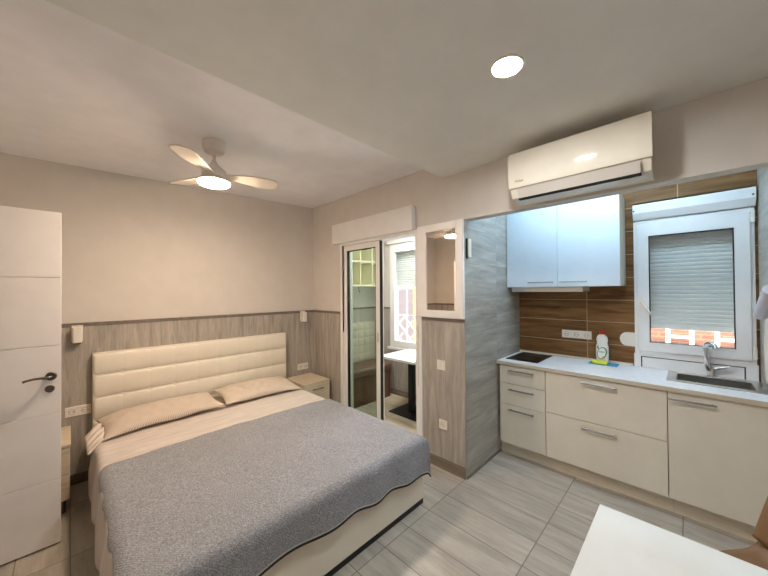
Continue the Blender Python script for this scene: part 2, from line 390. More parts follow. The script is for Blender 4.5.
# ------------------------------------------------------------------ open door on the left
d = thing('door_1', 'white room door standing open at the left edge', 'door', (-.66, 2.87, 0), kind='structure')
x0, x1 = -.66, -.0355
b = box(x0, x1, 2.856, 2.894, .012, 2.092, .001)
zs = [.012, .41, .825, 1.25, 1.677, 2.092]
for a, c in zip(zs, zs[1:]):
    b.box(x0, x1, 2.85, 2.857, a + (.0025 if a > .1 else 0), c - (.0025 if c < 2 else 0), .0015, 1)
leaf = b.build('leaf', M['white_lacquer'], d)
h = MB().lathe([(.0, 0), (.026, 0), (.026, .006), (.022, .009), (0, .009)], (-.078, 2.85, 1.062), 28, '-Y')
h.cyl((-.078, 2.845, 1.062), (-.078, 2.80, 1.062), .009, n=16)
h.tube([(-.078, 2.80, 1.062), (-.092, 2.794, 1.063), (-.12, 2.793, 1.066), (-.15, 2.795, 1.066), (-.178, 2.799, 1.060), (-.192, 2.803, 1.055)], [.009, .009, .0075, .0065, .006, .007], 14)
hd = h.build('lever_handle', M['nickel'], leaf); hd['label'] = 'dark nickel lever handle'
k = MB().lathe([(0, 0), (.022, 0), (.022, .006), (.018, .009), (0, .009)], (-.084, 2.85, .985), 28, '-Y').box(-.087, -.081, 2.836, 2.842, .975, .995, .001)
k.build('lock_rosette', M['nickel'], leaf)
MB().box(x1, x1 + .001, 2.862, 2.888, .93, 1.15).build('latch_plate', M['steel'], leaf)
struct(box(XL - .1, XL + .012, 2.895, 2.96, 0, 2.16, .002).box(XL - .1, XL + .012, 2.08, 2.14, 0, 2.16, .002).box(XL - .1, XL + .012, 2.08, 2.96, 2.115, 2.18, .002), 'trim_6', M['white_lacquer'])

# ------------------------------------------------------------------ sliding door and its shutter box
sd = thing('door_2', 'white framed glass sliding door to the sunroom, half open', 'sliding door', (XS, 2.4, 0), kind='structure')
b = box(XS - .018, XS + .11, 2.985, 3.03, 0, 2.165, .003).box(XS - .018, XS + .11, 1.79, 1.862, 0, 2.165, .003)
b.box(XS - .018, XS + .11, 1.862, 2.985, 2.125, 2.165, .003).box(XS + .0, XS + .11, 1.862, 2.985, 0, .03, .002)
b.build('frame', M['white_pvc'], sd)
def sash(name, xa, xb, ya, yb, z0, z1, st, parent, gm='gasket'):
    b = box(xa, xb, ya, ya + st, z0, z1, .003).box(xa, xb, yb - st, yb, z0, z1, .003)
    b.box(xa, xb, ya + st, yb - st, z1 - st, z1, .003).box(xa, xb, ya + st, yb - st, z0, z0 + st, .003)
    o = b.build(name, M['white_pvc'], parent)
    g = .006; xm = (xa + xb) / 2
    b = box(xa + .002, xb - .002, ya + st, ya + st + g, z0 + st, z1 - st).box(xa + .002, xb - .002, yb - st - g, yb - st, z0 + st, z1 - st)
    b.box(xa + .002, xb - .002, ya + st, yb - st, z1 - st - g, z1 - st).box(xa + .002, xb - .002, ya + st, yb - st, z0 + st, z0 + st + g)
    b.build('gasket', M[gm], o)
    return o, xm
s1, xm = sash('sliding_sash', XS + .004, XS + .044, 2.365, 2.984, .03, 2.124, .062, sd)
box(xm - .003, xm + .003, 2.433, 2.916, .098, 2.056).build('pane', M['glass_door'], s1)
box(XS + .0, XS + .004, 2.385, 2.408, 1.03, 1.13, .001).build('finger_pull', M['steel'], s1)
box(XS + .006, XS + .042, 2.357, 2.366, .03, 2.124).build('brush_seal', M['gasket'], s1)
s2, xm = sash('sliding_sash', XS + .056, XS + .096, 2.395, 2.98, .03, 2.124, .05, sd, 'white_pvc')
box(xm - .003, xm + .003, 2.451, 2.924, .086, 2.068).build('pane', M['glass_door'], s2)
b = box(XS - .022, XS - .018, 1.826, 1.834, .68, 1.25); b.build('strap', M['ac_grey'], sd)
sb = thing('shutter_box', 'long white roller shutter box above the glass sliding door', 'shutter box', (XS, 2.5, 2.16))
box(XS - .06, XS, 1.862, 3.13, 2.166, 2.392, .004).build('casing', M['white_pvc'], sb)
box(XS - .052, XS - .0, 1.875, 3.12, 2.158, 2.168, .001).build('access_strip', M['white_pvc'], sb)

# mirror cabinet on the column
mc = thing('wall_mirror', 'white framed rectangular mirror hung on the column above the wood panelling', 'mirror', (XS, 1.59, 1.33))
MY0, MY1, MZ0, MZ1, MX = YK - .003, 1.823, 1.336, 2.178, XS - .03
FR = .082
b = box(MX, XS, MY0, MY0 + .070, MZ0, MZ1, .003).box(MX, XS, MY1 - .096, MY1, MZ0, MZ1, .003)
b.box(MX, XS, MY0 + .06, MY1 - .09, MZ1 - .066, MZ1, .003).box(MX, XS, MY0 + .06, MY1 - .09, MZ0, MZ0 + .066, .003)
b.build('frame', M['white_lacquer'], mc)
box(XS - .018, XS - .012, MY0 + .066, MY1 - .09, MZ0 + .06, MZ1 - .06).build('mirror_glass', M['mirror'], mc)
# grey sensor on the tiled side wall
ms = thing('door_sensor', 'small white rectangular box stuck high on the grey tiled wall', 'sensor', (2.40, YK, 1.87))
box(2.372, 2.418, YK - .022, YK - .002, 1.862, 2.018, .004).build('housing', M['white_plastic'], ms)
box(2.354, 2.371, YK - .014, YK - .002, 1.85, 2.018, .002).build('back_plate', M['gasket'], ms)

# ------------------------------------------------------------------ electrics
def socket_on_back(xa, xb, za, zb, n, label):
    s = thing('wall_socket', label, 'socket', ((xa + xb) / 2, Y0 - W, (za + zb) / 2))
    pl = box(xa, xb, Y0 - W - .009, Y0 - W, za, zb, .003).build('cover_plate', M['white_plastic'], s)
    for i in range(n):
        cx = xa + (i + .5) * (xb - xa) / n; cz = (za + zb) / 2
        o = MB().lathe([(.026, 0), (.026, .004), (.021, .004), (.019, .001), (0, .001)], (cx, Y0 - W - .007, cz), 28, '-Y').build('socket_ring', M['white_plastic'], s)
        MB().cyl((cx - .009, Y0 - W - .0095, cz), (cx - .009, Y0 - W - .008, cz), .004, n=12).cyl((cx + .009, Y0 - W - .0095, cz), (cx + .009, Y0 - W - .008, cz), .004, n=12).tube([(cx + .0205 * math.cos(2 * PI * k / 24), Y0 - W - .0085, cz + .0205 * math.sin(2 * PI * k / 24)) for k in range(24)], .0022, 6, closed=True).build('contact_holes', M['mark'], o)
def socket_on_x(X, ya, yb, za, zb, n, label, sw=False):
    s = thing('light_switch' if sw else 'wall_socket', label, 'switch' if sw else 'socket', (X, (ya + yb) / 2, (za + zb) / 2))
    box(X - .009, X, ya, yb, za, zb, .003).build('cover_plate', M['white_plastic'], s)
    if sw:
        m = (ya + yb) / 2
        for a, c in ((ya + .01, m - .001), (m + .001, yb - .01)):
            box(X - .014, X - .008, a, c, za + .01, zb - .01, .002).build('rocker', M['white_plastic'], s)
        return
    for i in range(n):
        cy = ya + (i + .5) * (yb - ya) / n; cz = (za + zb) / 2
        o = MB().lathe([(.026, 0), (.026, .004), (.021, .004), (.019, .001), (0, .001)], (X - .007, cy, cz), 28, '-X').build('socket_ring', M['white_plastic'], s)
        MB().cyl((X - .0095, cy - .009, cz), (X - .008, cy - .009, cz), .004, n=12).cyl((X - .0095, cy + .009, cz), (X - .008, cy + .009, cz), .004, n=12).tube([(X - .0085, cy + .0205 * math.cos(2 * PI * k / 24), cz + .0205 * math.sin(2 * PI * k / 24)) for k in range(24)], .0022, 6, closed=True).build('contact_holes', M['mark'], o)
socket_on_back(-.024, .132, .563, .643, 2, 'double white wall socket left of the headboard')
socket_on_back(2.078, 2.236, .557, .638, 2, 'double white wall socket above the right bedside cabinet')
socket_on_x(XS - W, 1.535, 1.622, .873, .960, 1, 'square white light switch on the wood panelled column', True)
socket_on_x(XS - W, 1.522, 1.606, .352, .436, 1, 'single white wall socket low on the wood panelled column')
socket_on_x(XK, .668, .922, 1.098, 1.176, 3, 'triple white wall socket on the brown tiled backsplash')

# reading lamps
def lamp(xc, z0, z1, label):
    l = thing('reading_lamp', label, 'wall lamp', (xc, Y0 - W, z0), group='reading lamps on the headboard wall')
    box(xc - .034, xc + .034, Y0 - W - .012, Y0 - W + .003, z0 + .02, z1, .003).build('wall_plate', M['white_plastic'], l)
    s = MB().box(xc - .03, xc + .03, Y0 - W - .075, Y0 - W - .012, z0 + .012, z1 - .012, .012, 3)
    s = s.build('shade', M['white_plastic'], l)
    box(xc - .022, xc + .022, Y0 - W - .066, Y0 - W - .022, z0 + .006, z0 + .014, .003).build('lens', M['gasket'], s)
lamp(.047, 1.158, 1.312, 'small white reading lamp on the panelling by the open door')
lamp(2.157, 1.172, 1.325, 'small white reading lamp on the panelling above the right bedside cabinet')

# ------------------------------------------------------------------ bed
BX0, BX1, BY0, BY1 = .135, 1.850, 1.418, 3.52
bed = thing('bed', 'double bed with cream leatherette base and tufted headboard', 'bed', (1.0, 2.5, 0))
box(BX0 + .02, BX1 - .0, BY0 + .012, BY1, 0, .045).build('plinth', M['black'], bed)['label'] = 'black plinth'
box(BX0, BX1, BY0, BY1, .042, .325, .012, 3).build('base', M['leather'], bed)
box(BX0 + .01, BX1 - .012, BY0 + .015, BY1, .322, .478, .05, 4).build('mattress', M['mattress'], bed)
HX0, HX1, HZ0, HZ1 = .138, 1.886, .04, 1.073
NC, RH = 9, .188
def hbf(u, v):
    x = HX0 + u * (HX1 - HX0); z = HZ0 + v * (HZ1 - HZ0)
    ru = (u * NC) % 1.0; rz = ((HZ1 - z) / RH) % 1.0
    sv = abs(math.sin(PI * rz)) ** .45; su = abs(math.sin(PI * ru)) ** .35
    dep = .024 * sv * (.955 + .045 * su)
    bt = math.exp(-(((ru + .5) % 1 - .5) ** 2 / .006 + ((rz + .5) % 1 - .5) ** 2 / .01))
    dep -= .006 * bt
    e = min(u * (HX1 - HX0), (1 - u) * (HX1 - HX0), HZ1 - z)
    if e < .02: dep -= .02 * (1 - math.sqrt(max(0, 1 - (1 - e / .02) ** 2)))
    return (x, 3.572 - dep, z)
b = MB().grid(hbf, 270, 132)
b.box(HX0, HX1, 3.565, Y0 - W - .001, HZ0, HZ1 - .002, .004)
b.build('headboard', M['leather'], bed, smooth=60)

def drape(s, edge, r):
    """arc-length s past the edge -> (outward offset, drop)"""
    if s <= 0: return s, 0.0
    a = s / r
    if a < PI / 2: return r * math.sin(a), r * (1 - math.cos(a))
    return r, r + (s - r * PI / 2)
def nz(x, y, z=0): return noise.noise(Vector((x, y, z)))
# cream sheet: lies over the mattress, hangs down on the left
TOPZ = .492
def sheetf(u, v):
    sy = 1.50 + v * (3.30 - 1.50)
    hl = .36 + .02 * math.sin(sy * 9)
    sx = (BX0 + .03) - hl + u * ((BX1 - .035) - (BX0 + .03) + hl + .07)
    x, dz = sx, 0
    if sx < BX0 + .03:
        o, dz = drape(BX0 + .03 - sx, 0, .035); x = BX0 + .03 - o
        k = min(1, dz / .2); x -= k * (.016 + .014 * math.sin(sy * 17 + 2 * nz(sy * 3, 1)))
    elif sx > BX1 - .035:
        o, dz = drape(sx - BX1 + .035, 0, .03); x = BX1 - .035 + o
    return (x, sy, TOPZ - dz - .004 + (.004 * nz(sx * 6, sy * 9) + .003 * nz(sx * 3, sy * 22) if dz == 0 else 0))
sh = MB().grid(sheetf, 110, 120).build('bed_sheet', M['sheet'], None, 180, solid=.004)
tag(sh, 'cream sheet folded back over the mattress and hanging at the left side of the bed', 'bed sheet')
# grey blanket
XA, XB_, YA, YT = BX0 + .045, BX1 - .035, BY0 + .035, 2.60
def blank(u, v):
    hl = .075 + .012 * math.sin(v * 46) + .01 * nz(v * 9, 4)
    hr = .12 + .012 * math.sin(v * 30)
    sx = XA - hl + u * (XB_ - XA + hl + hr)
    hf = .205 + .006 * math.sin(u * 31 + 1.2 * math.sin(u * 9)) + .012 * nz(u * 7, 2) + .05 * u + .06 * u ** 5
    sy = YA - hf + v * (YT - YA + hf)
    x, y, dx, dy = sx, sy, 0, 0
    if sx < XA: o, dx = drape(XA - sx, 0, .05); x = XA - o
    elif sx > XB_: o, dx = drape(sx - XB_, 0, .05); x = XB_ + o
    if sy < YA: o, dy = drape(YA - sy, 0, .055); y = YA - o
    z = TOPZ + .008
    y += .035 * math.sin(PI * u) * max(0, v - .8) / .2
    if dx and dy:
        m = min(dx, dy)
        a = 1 if sx > XB_ else -1
        f = min(1, m / .1)
        x += a * .012 * f; y -= .018 * f
        z -= max(dx, dy) + .10 * m
    else: z -= dx + dy
    if dy and not dx:
        k = min(1, dy / .15); y -= k * (.006 + .007 * math.sin(u * 31 + 1.2 * math.sin(u * 9)))
    if dx and not dy:
        k = min(1, dx / .15); x += k * (.006 + .010 * math.sin(v * 30)) * (1 if sx > XB_ else -1)
    if not dx and not dy: z += .004 * nz(sx * 4, sy * 5) + .0025 * nz(sx * 14, sy * 9)
    return (x, y, z)
bl = MB().grid(blank, 200, 170).build('blanket', M['blanket'], None, 180, solid=.008)
tag(bl, 'grey woven blanket spread over the lower two thirds of the bed', 'blanket')
pts = [Vector(blank(i / 160, 0)) for i in range(161)]
MB().tube([p + Vector((0, -.004, -.003)) for p in pts], .0058, 8).build('hem_edge', M['hem_dark'], bl)['label'] = 'dark bound hem'
MB().tube([p + Vector((0, -.007, .010)) for p in pts], .0024, 6).build('hem_stitching', M['hem_light'], bl)['label'] = 'pale stitched line'

# pillows
def pillow(name, label, loc, rot, L, Wd, T, seed, flap_side):
    s_ = flap_side
    p = thing(name, label, 'pillow', (0, 0, 0), group='pillows on the bed')
    def f(sgn):
        def g(u, v):
            a = 2 * u - 1; c = 2 * v - 1
            prof = max(0, (1 - abs(a) ** 3.2)) ** .55 * max(0, (1 - abs(c) ** 2.6)) ** .6
            pin = 1 - .06 * (1 - abs(c) ** 2) * abs(a) ** 6; pin2 = 1 - .10 * (1 - abs(a) ** 2) * abs(c) ** 6
            x = a * L / 2 * pin; y = c * Wd / 2 * pin2
            z = (1.0 if sgn > 0 else -.55) * (T / 2) * prof + .010 * nz(x * 7 + seed, y * 7, sgn) * (prof > .02) + .006 * nz(x * 18 + seed, y * 16) * prof
            z -= .035 * max(0, s_ * a) ** 3
            return (x, y, z)
        return g
    b = MB().grid(f(1), 60, 44)
    b2 = MB().grid(lambda u, v: f(-1)(1 - u, v), 60, 44)
    me = bpy.data.meshes.new('t'); b2.bm.to_mesh(me); b2.bm.free(); b.bm.from_mesh(me); bpy.data.meshes.remove(me)
    bmesh.ops.remove_doubles(b.bm, verts=b.bm.verts, dist=.0008)
    bmesh.ops.recalc_face_normals(b.bm, faces=b.bm.faces)
    c = b.build('cushion', M['pillow'], p, 180)
    s = flap_side
    def fl(u, v):
        x = s * (L / 2 - .035 + u * (.11 if s < 0 else .05)); y = (v - .5) * Wd * (.80 - .05 * u) - (.10 * u if s < 0 else 0)
        return (x, y, .006 * math.sin(v * 23 + seed) + .012 * nz(u * 2 + seed, v * 5) - .03 - .06 * u * u)
    MB().grid(fl, 10, 30).build('open_end', M['pillow_white'], p, 180, solid=.012)
    p.location = loc; p.rotation_euler = rot
    return p
pillow('pillow', 'long striped cream pillow at the left, its open end over the mattress edge', (.585, 3.285, .546), (math.radians(5), math.radians(0), math.radians(2)), .85, .43, .125, 1.3, -1)
pillow('pillow', 'striped cream pillow at the right, beside the bedside cabinet', (1.43, 3.295, .550), (math.radians(6), 0, math.radians(-1)), .80, .43, .130, 8.1, 1)

# ------------------------------------------------------------------ bedside cabinets
def nightstand(xa, xb, label):
    ya, yb, zt, z0 = 3.185, Y0 - W - .012, .497, .10
    n = thing('bedside_cabinet', label, 'bedside cabinet', ((xa + xb) / 2, (ya + yb) / 2, 0), group='bedside cabinets by the headboard')
    box(xa + .004, xb - .004, ya + .02, yb, z0, zt - .02, .002).build('body', M['cream_box'], n)
    box(xa, xb, ya - .004, yb, zt - .02, zt, .003).build('top', M['oak_x'], n)
    zm = (z0 + zt - .02) / 2
    for a, c in ((zm + .002, zt - .024), (z0 + .002, zm - .002)):
        dr = box(xa + .006, xb - .006, ya, ya + .019, a, c, .002).build('drawer', M['oak_x'], n)
        xc, zc = (xa + xb) / 2, c - .055
        MB().box(xc - .075, xc + .075, ya - .027, ya - .017, zc - .005, zc + .005, .002).box(xc - .06, xc - .05, ya - .018, ya, zc - .004, zc + .004).box(xc + .05, xc + .06, ya - .018, ya, zc - .004, zc + .004).build('handle', M['nickel'], dr)
    for x in (xa + .04, xb - .04):
        for y in (ya + .05, yb - .05):
            MB().cyl((x, y, 0), (x, y, z0 + .002), .014, .018, 16).build('leg', M['nickel'], n)
nightstand(1.905, 2.268, 'light oak bedside cabinet in the corner right of the bed')
nightstand(-.40, .010, 'light oak bedside cabinet half hidden behind the open door')

# ------------------------------------------------------------------ ceiling fan
FX, FY = .735, 2.44
fz = hc(FX)
fan = thing('ceiling_fan', 'white three-bladed ceiling fan with a glowing round lamp', 'ceiling fan', (FX, FY, fz))
MB().lathe([(.0, fz + .002), (.076, fz + .002), (.077, fz - .035), (.066, fz - .075), (.040, fz - .096), (0, fz - .098)], (FX, FY, 0), 36).build('canopy', M['fan_white'], fan)
MB().cyl((FX, FY, fz - .09), (FX, FY, 2.50), .0125, n=20).build('rod', M['fan_white'], fan)
MB().lathe([(0, 2.525), (.016, 2.525), (.024, 2.505), (.055, 2.478), (.078, 2.455), (.084, 2.435), (.084, 2.405), (.098, 2.398), (.108, 2.388), (.108, 2.372), (0, 2.372)], (FX, FY, 0), 40).build('motor_housing', M['fan_white'], fan)
MB().lathe([(0, 2.346), (.06, 2.348), (.090, 2.353), (.102, 2.362), (.104, 2.373), (0, 2.3735)], (FX, FY, 0), 40).build('lamp_diffuser', M['led_warm'], fan)
for k in range(3):
    a = math.radians(-10 + 120 * k)
    Rm = Matrix.Translation((FX, FY, 2.428)) @ Matrix.Rotation(a, 4, 'Z')
    def bf(u, v):
        r = .075 + u * .375
        wd = .06 + .10 * math.sin(min(1, u * 1.15) * PI * .55)
        if u > .86: wd *= math.sqrt(max(.02, 1 - ((u - .86) / .14) ** 2))
        c = (v - .5) * wd
        return Rm @ Vector((r, c - .015 * math.sin(u * PI), -.18 * c + .004 * math.sin(v * PI)))
    MB().grid(bf, 34, 10).build('blade', M['fan_white'], fan, 180, solid=.006)
# recessed downlight
DX, DY = 1.378, .57
dl = thing('ceiling_downlight', 'round glowing downlight in the lower ceiling', 'ceiling light', (DX, DY, ZL))
MB().lathe([(.062, 0), (.074, 0), (.073, -.006), (.064, -.008), (.060, -.004)], (DX, DY, ZL), 40).build('trim_ring', M['white_plastic'], dl)
MB().lathe([(0, -.0045), (.0615, -.0045), (.0615, -.001), (0, -.001)], (DX, DY, ZL), 40).build('diffuser', M['led_neutral'], dl)
# cool tube light behind the kitchen header
kl = thing('kitchen_tube_light', 'cool white tube light on the kitchen ceiling behind the header', 'tube light', (2.75, .5, 2.62))
box(2.72, 2.78, -.05, 1.05, 2.60, 2.623, .003).build('batten', M['white_plastic'], kl)
MB().cyl((2.75, -.03, 2.582), (2.75, 1.03, 2.582), .018, n=20).build('tube', M['led_cool'], kl)

sl_ = thing('sunroom_fill_light', 'added round fill lamp, out of view, that brightens the sunroom', 'ceiling light', (2.95, 2.5, 2.56))  # unseen lamp added to brighten the room behind the glass door
MB().lathe([(0, 0), (.15, 0), (.15, -.03), (.14, -.03), (0, -.02)], (2.95, 2.5, 2.56), 40).build('fitting', M['white_plastic'], sl_)
MB().lathe([(0, -.05), (.10, -.045), (.138, -.031), (0, -.029)], (2.95, 2.5, 2.56), 40).build('diffuser', M['fill_sunroom'], sl_)

# ------------------------------------------------------------------ air conditioner
ac = thing('air_conditioner', 'white wall mounted air conditioner over the kitchen opening', 'air conditioner', (XS, .5, 2.2))
AY0, AY1 = .128, .880
def P(pts): return [(XS - d_, z) for d_, z in pts]
MB().prism(P([(-.004, 2.508), (.17, 2.508), (.19, 2.49), (.192, 2.30), (.185, 2.27), (.155, 2.212), (.12, 2.196), (-.004, 2.19)]), AY0 + .004, AY1 - .004, 'y', .004).build('body', M['ac'], ac)
MB().prism(P([(.16, 2.518), (.186, 2.516), (.196, 2.510), (.201, 2.498), (.2045, 2.47), (.2065, 2.43), (.207, 2.39), (.2065, 2.35), (.2045, 2.31), (.2015, 2.285), (.196, 2.272), (.184, 2.272), (.184, 2.49)]), AY0, AY1, 'y').build('front_panel', M['ac'], ac)
fl_ = MB().prism(P([(.197, 2.264), (.200, 2.262), (.170, 2.203), (.164, 2.204)]), AY0 + .05, AY1 - .055, 'y').build('louver', M['ac_grey'], ac)
MB().prism(P([(.170, 2.207), (.172, 2.203), (.150, 2.193), (.140, 2.196)]), AY0 + .048, AY1 - .053, 'y').build('air_slot', M['black'], ac)
for yy in (.22, .52, .78):
    MB().box(XS - .14, XS - .126, yy - .008, yy + .008, 2.192, 2.2, .001).build('clip', M['ac_grey'], fl_)
tx = bpy.data.curves.new('logo', 'FONT'); tx.body = 'Midea'; tx.size = .024; tx.extrude = .0004; tx.align_x = 'LEFT'
to0 = bpy.data.objects.new('logo_curve', tx); COL.objects.link(to0)
bpy.context.view_layer.update()
tm = bpy.data.meshes.new_from_object(to0.evaluated_get(bpy.context.evaluated_depsgraph_get()))
bpy.data.objects.remove(to0); tm.materials.clear(); tm.materials.append(M['mark'])
to = bpy.data.objects.new('logo', tm); COL.objects.link(to); to.parent = ac
to.matrix_local = Matrix.Translation(Vector((XS - .2052, .838, 2.306)) - ac.location) @ Matrix(((0, 0, -1, 0), (-1, 0, 0, 0), (0, 1, 0, 0), (0, 0, 0, 1)))

# ------------------------------------------------------------------ kitchen
XF, XP = 2.93, 2.99
def bar_handle(ya, yb, z, parent, x=XF, st=.03, r=.0072):
    b = MB().cyl((x - st, ya, z), (x - st, yb, z), r, n=14, bev=.001)
    q = .018 if yb - ya < .3 else .03
    for y in (ya + q, yb - q): b.cyl((x, y, z), (x - st, y, z), .0045, n=10)
    return b.build('handle', M['handle'], parent)
def unit(name, label, ya, yb, fronts, part='drawer'):
    u = thing(name, label, 'kitchen cabinet', (XF + .25, (ya + yb) / 2, .10))
    b = box(XF + .02, XK - .03, ya + .001, ya + .017, .118, .858).box(XF + .02, XK - .03, yb - .017, yb - .001, .118, .858)
    b.box(XF + .02, XK - .03, ya + .017, yb - .017, .118, .134).box(XK - .04, XK - .03, ya + .017, yb - .017, .134, .858)
    b.build('body', M['cream_box'], u)
    for z0, z1, h0, h1, hz in fronts:
        f = box(XF, XF + .019, ya + .0015, yb - .0015, z0 + .0025, z1 - .0025, .0015).build(part, M['cream_front'], u)
        bar_handle(h0, h1, hz, f)
unit('drawer_cabinet', 'narrow cream base cabinet with three drawers beside the grey tiled wall', .911, 1.32,
     [(.690, .862, 1.0, 1.226, .820), (.494, .690, 1.0, 1.226, .642), (.122, .494, 1.0, 1.226, .452)])
unit('deep_drawer_cabinet', 'wide cream base cabinet with two deep drawers in the middle of the kitchen', .119, .909,
     [(.509, .862, .40, .634, .822), (.122, .509, .40, .634, .458)])
unit('sink_cabinet', 'cream base cabinet with one large door under the sink', YR + .003, .117,
     [(.122, .866, -.118, .112, .822)], 'door')
pk = tag(box(XP, XP + .018, YR + .002, .095, 0, .12).box(XP, XP + .018, .097, 1.335, 0, .12).build('cabinet_plinth', M['oak']), 'light oak plinth board along the floor under the kitchen cabinets', 'plinth')
# worktop with a cut-out for the sink
wt = thing('worktop', 'long pale worktop over the cream base cabinets', 'worktop', (XF, .5, .865))
SX0, SX1, SY0, SY1 = 3.15, 3.415, -.318, .085
b = box(XF - .016, SX0, YR + .002, YK - .004, .866, ZC, .003).box(SX1, XK - .001, YR + .002, YK - .004, .866, ZC)
b.box(SX0, SX1, SY1, YK - .004, .866, ZC).box(SX0, SX1, YR + .002, SY0, .866, ZC)
b.build('top', M['worktop'], wt)
box(XF - .0185, XF - .0155, YR + .002, YK - .004, .868, ZC - .002).build('front_edging', M['cream_box'], wt)
box(XK - .022, XK - .001, .36, YK - .004, ZC, .921, .003).build('upstand', M['oak'], wt)
# hob
hb = thing('hob', 'small black ceramic hob set into the worktop by the grey wall', 'hob', (3.25, 1.15, ZC))
hg = box(3.030, 3.468, 1.003, 1.300, ZC, ZC + .006, .002).build('glass_plate', M['hob'], hb)
for cx in (3.15, 3.345):
    MB().lathe([(.078, ZC + .0061), (.08, ZC + .0061), (.08, ZC + .0065), (.078, ZC + .0065)], (cx, 1.15, 0), 40).build('heat_zone', M['hob_mark'], hg)
# sink
sk = thing('sink', 'rectangular stainless steel sink set into the worktop under the window', 'sink', (3.27, -.1, ZC))
RX0, RX1, RY0, RY1 = 3.105, 3.492, YR + .004, .130
b = MB()
for a in ((RX0, SX0 + .01, RY0, RY1), (SX1 - .01, RX1, RY0, RY1), (SX0 + .01, SX1 - .01, SY1 - .01, RY1), (SX0 + .01, SX1 - .01, RY0, SY0 + .01)):
    b.box(*a, ZC - .001, ZC + .005, .0015)
b.build('rim', M['steel'], sk)
i0, i1, j0, j1, zb_ = SX0 + .008, SX1 - .008, SY0 + .008, SY1 - .008, .745
b = box(i0, i1, j0, j1, zb_, zb_ + .004).box(i0, i0 + .003, j0, j1, zb_, ZC).box(i1 - .003, i1, j0, j1, zb_, ZC).box(i0, i1, j0, j0 + .003, zb_, ZC).box(i0, i1, j1 - .003, j1, zb_, ZC)
b.build('basin', M['steel'], sk)
MB().lathe([(0, zb_ + .004), (.04, zb_ + .004), (.042, zb_ + .007), (.036, zb_ + .008), (0, zb_ + .005)], ((i0 + i1) / 2, -.1, 0), 28).build('drain', M['chrome'], sk)
MB().cyl((i1 - .003, -.02, .855), (i1 - .008, -.02, .855), .012, n=18).build('overflow', M['chrome'], sk)
# tap
tp = thing('kitchen_tap', 'chrome mixer tap with a hooked spout behind the sink', 'tap', (3.455, -.105, ZC))
Z = ZC + .0045
MB().lathe([(.0, Z), (.030, Z), (.030, Z + .006), (.026, Z + .012), (.026, Z + .055), (.022, Z + .068), (0, Z + .072)], (3.455, -.118, 0), 32).build('body', M['chrome'], tp)
path = [(3.448, -.106, Z + .045), (3.444, -.092, Z + .09), (3.440, -.086, Z + .15), (3.438, -.084, Z + .215)]
for k in range(9):
    a = PI - k * PI / 8 * 1.05
    path.append((3.438 - .006 * k, -.084 - .026 * (1 + math.cos(a)), Z + .224 + .030 * math.sin(a)))
MB().tube(path, [.020, .0185, .0175, .017] + [.0165] * 8 + [.018], 16).build('spout', M['chrome'], tp)
MB().tube([(3.45, -.125, Z + .055), (3.445, -.150, Z + .066), (3.44, -.180, Z + .078), (3.435, -.205, Z + .086)], [.015, .012, .009, .006], 12).build('lever', M['chrome'], tp)

# upper cabinet, hood
UX = 3.172
uc = thing('wall_cabinet', 'glossy white two-door wall cabinet above the hob', 'kitchen cabinet', (3.34, .87, 1.607))
box(UX + .02, XK - .001, .402, YK - .006, 1.607, 2.39, .001).build('body', M['cream_box'], uc)
for ya, yb, h0, h1 in ((.869, YK - .008, .895, 1.125), (.402, .866, .628, .845)):
    f = box(UX, UX + .019, ya, yb, 1.605, 2.392, .0015).build('door', M['gloss_white'], uc)
    bar_handle(h0, h1, 1.648, f, UX, .028, .005)
hd = thing('extractor_hood', 'slim pull-out extractor hood under the glossy white wall cabinet', 'extractor hood', (3.3, .98, 1.56))
box(3.20, 3.46, .672, 1.30, 1.562, 1.604, .003).build('body', M['hood'], hd)
fr_ = box(3.192, 3.201, .672, 1.30, 1.558, 1.604, .002).build('front_strip', M['hood'], hd)
box(3.1905, 3.193, 1.13, 1.295, 1.560, 1.602, .001).build('control_panel', M['steel'], fr_)

# window strap cover
sc = thing('shutter_strap_plate', 'white rounded strap plate on the brown tiles left of the kitchen window', 'strap plate', (XK, .4, 1.05))
pts = [(.345, 1.133 - .06)] + [(.402 + .05 * math.cos(a), 1.133 + .06 * math.sin(a)) for a in [(-PI / 2 + PI * k / 16) for k in range(17)]] + [(.345, 1.133 + .06)]
MB().prism(pts, XK - .012, XK, 'x').build('plate', M['white_plastic'], sc)

# ------------------------------------------------------------------ kitchen window
def window_frame(X, y0, y1, z0, z1, st, dep, mb): 
    mb.box(X - dep, X + .07, y0, y0 + st, z0, z1, .003).box(X - dep, X + .07, y1 - st, y1, z0, z1, .003)
    mb.box(X - dep, X + .07, y0 + st, y1 - st, z1 - st, z1, .003).box(X - dep, X + .07, y0 + st, y1 - st, z0, z0 + st, .003)
    return mb
w1 = thing('window_1', 'white kitchen window with its shutter mostly down', 'window', (XK, 0, 1.0), kind='structure')
window_frame(XK, -.345, .345, 1.015, 2.165, .035, .014, MB()).build('window_frame', M['white_pvc'], w1)
ys0, ys1, zs0, zs1 = -.322, .322, 1.045, 2.135
b = box(XK - .03, XK + .03, ys0, ys0 + .078, zs0, zs1, .004).box(XK - .03, XK + .03, ys1 - .078, ys1, zs0, zs1, .004)
b.box(XK - .03, XK + .03, ys0 + .07, ys1 - .07, zs1 - .105, zs1, .004).box(XK - .03, XK + .03, ys0 + .07, ys1 - .07, zs0, zs0 + .078, .004)
s = b.build('sash', M['white_pvc'], w1)
b = MB(); g = .006
ya, yb, za, zb2 = ys0 + .078, ys1 - .078, zs0 + .078, zs1 - .105
b.box(XK - .026, XK + .02, ya, ya + g, za, zb2).box(XK - .026, XK + .02, yb - g, yb, za, zb2).box(XK - .026, XK + .02, ya, yb, zb2 - g, zb2).box(XK - .026, XK + .02, ya, yb, za, za + g * .5)
b.build('gasket', M['gasket'], s)
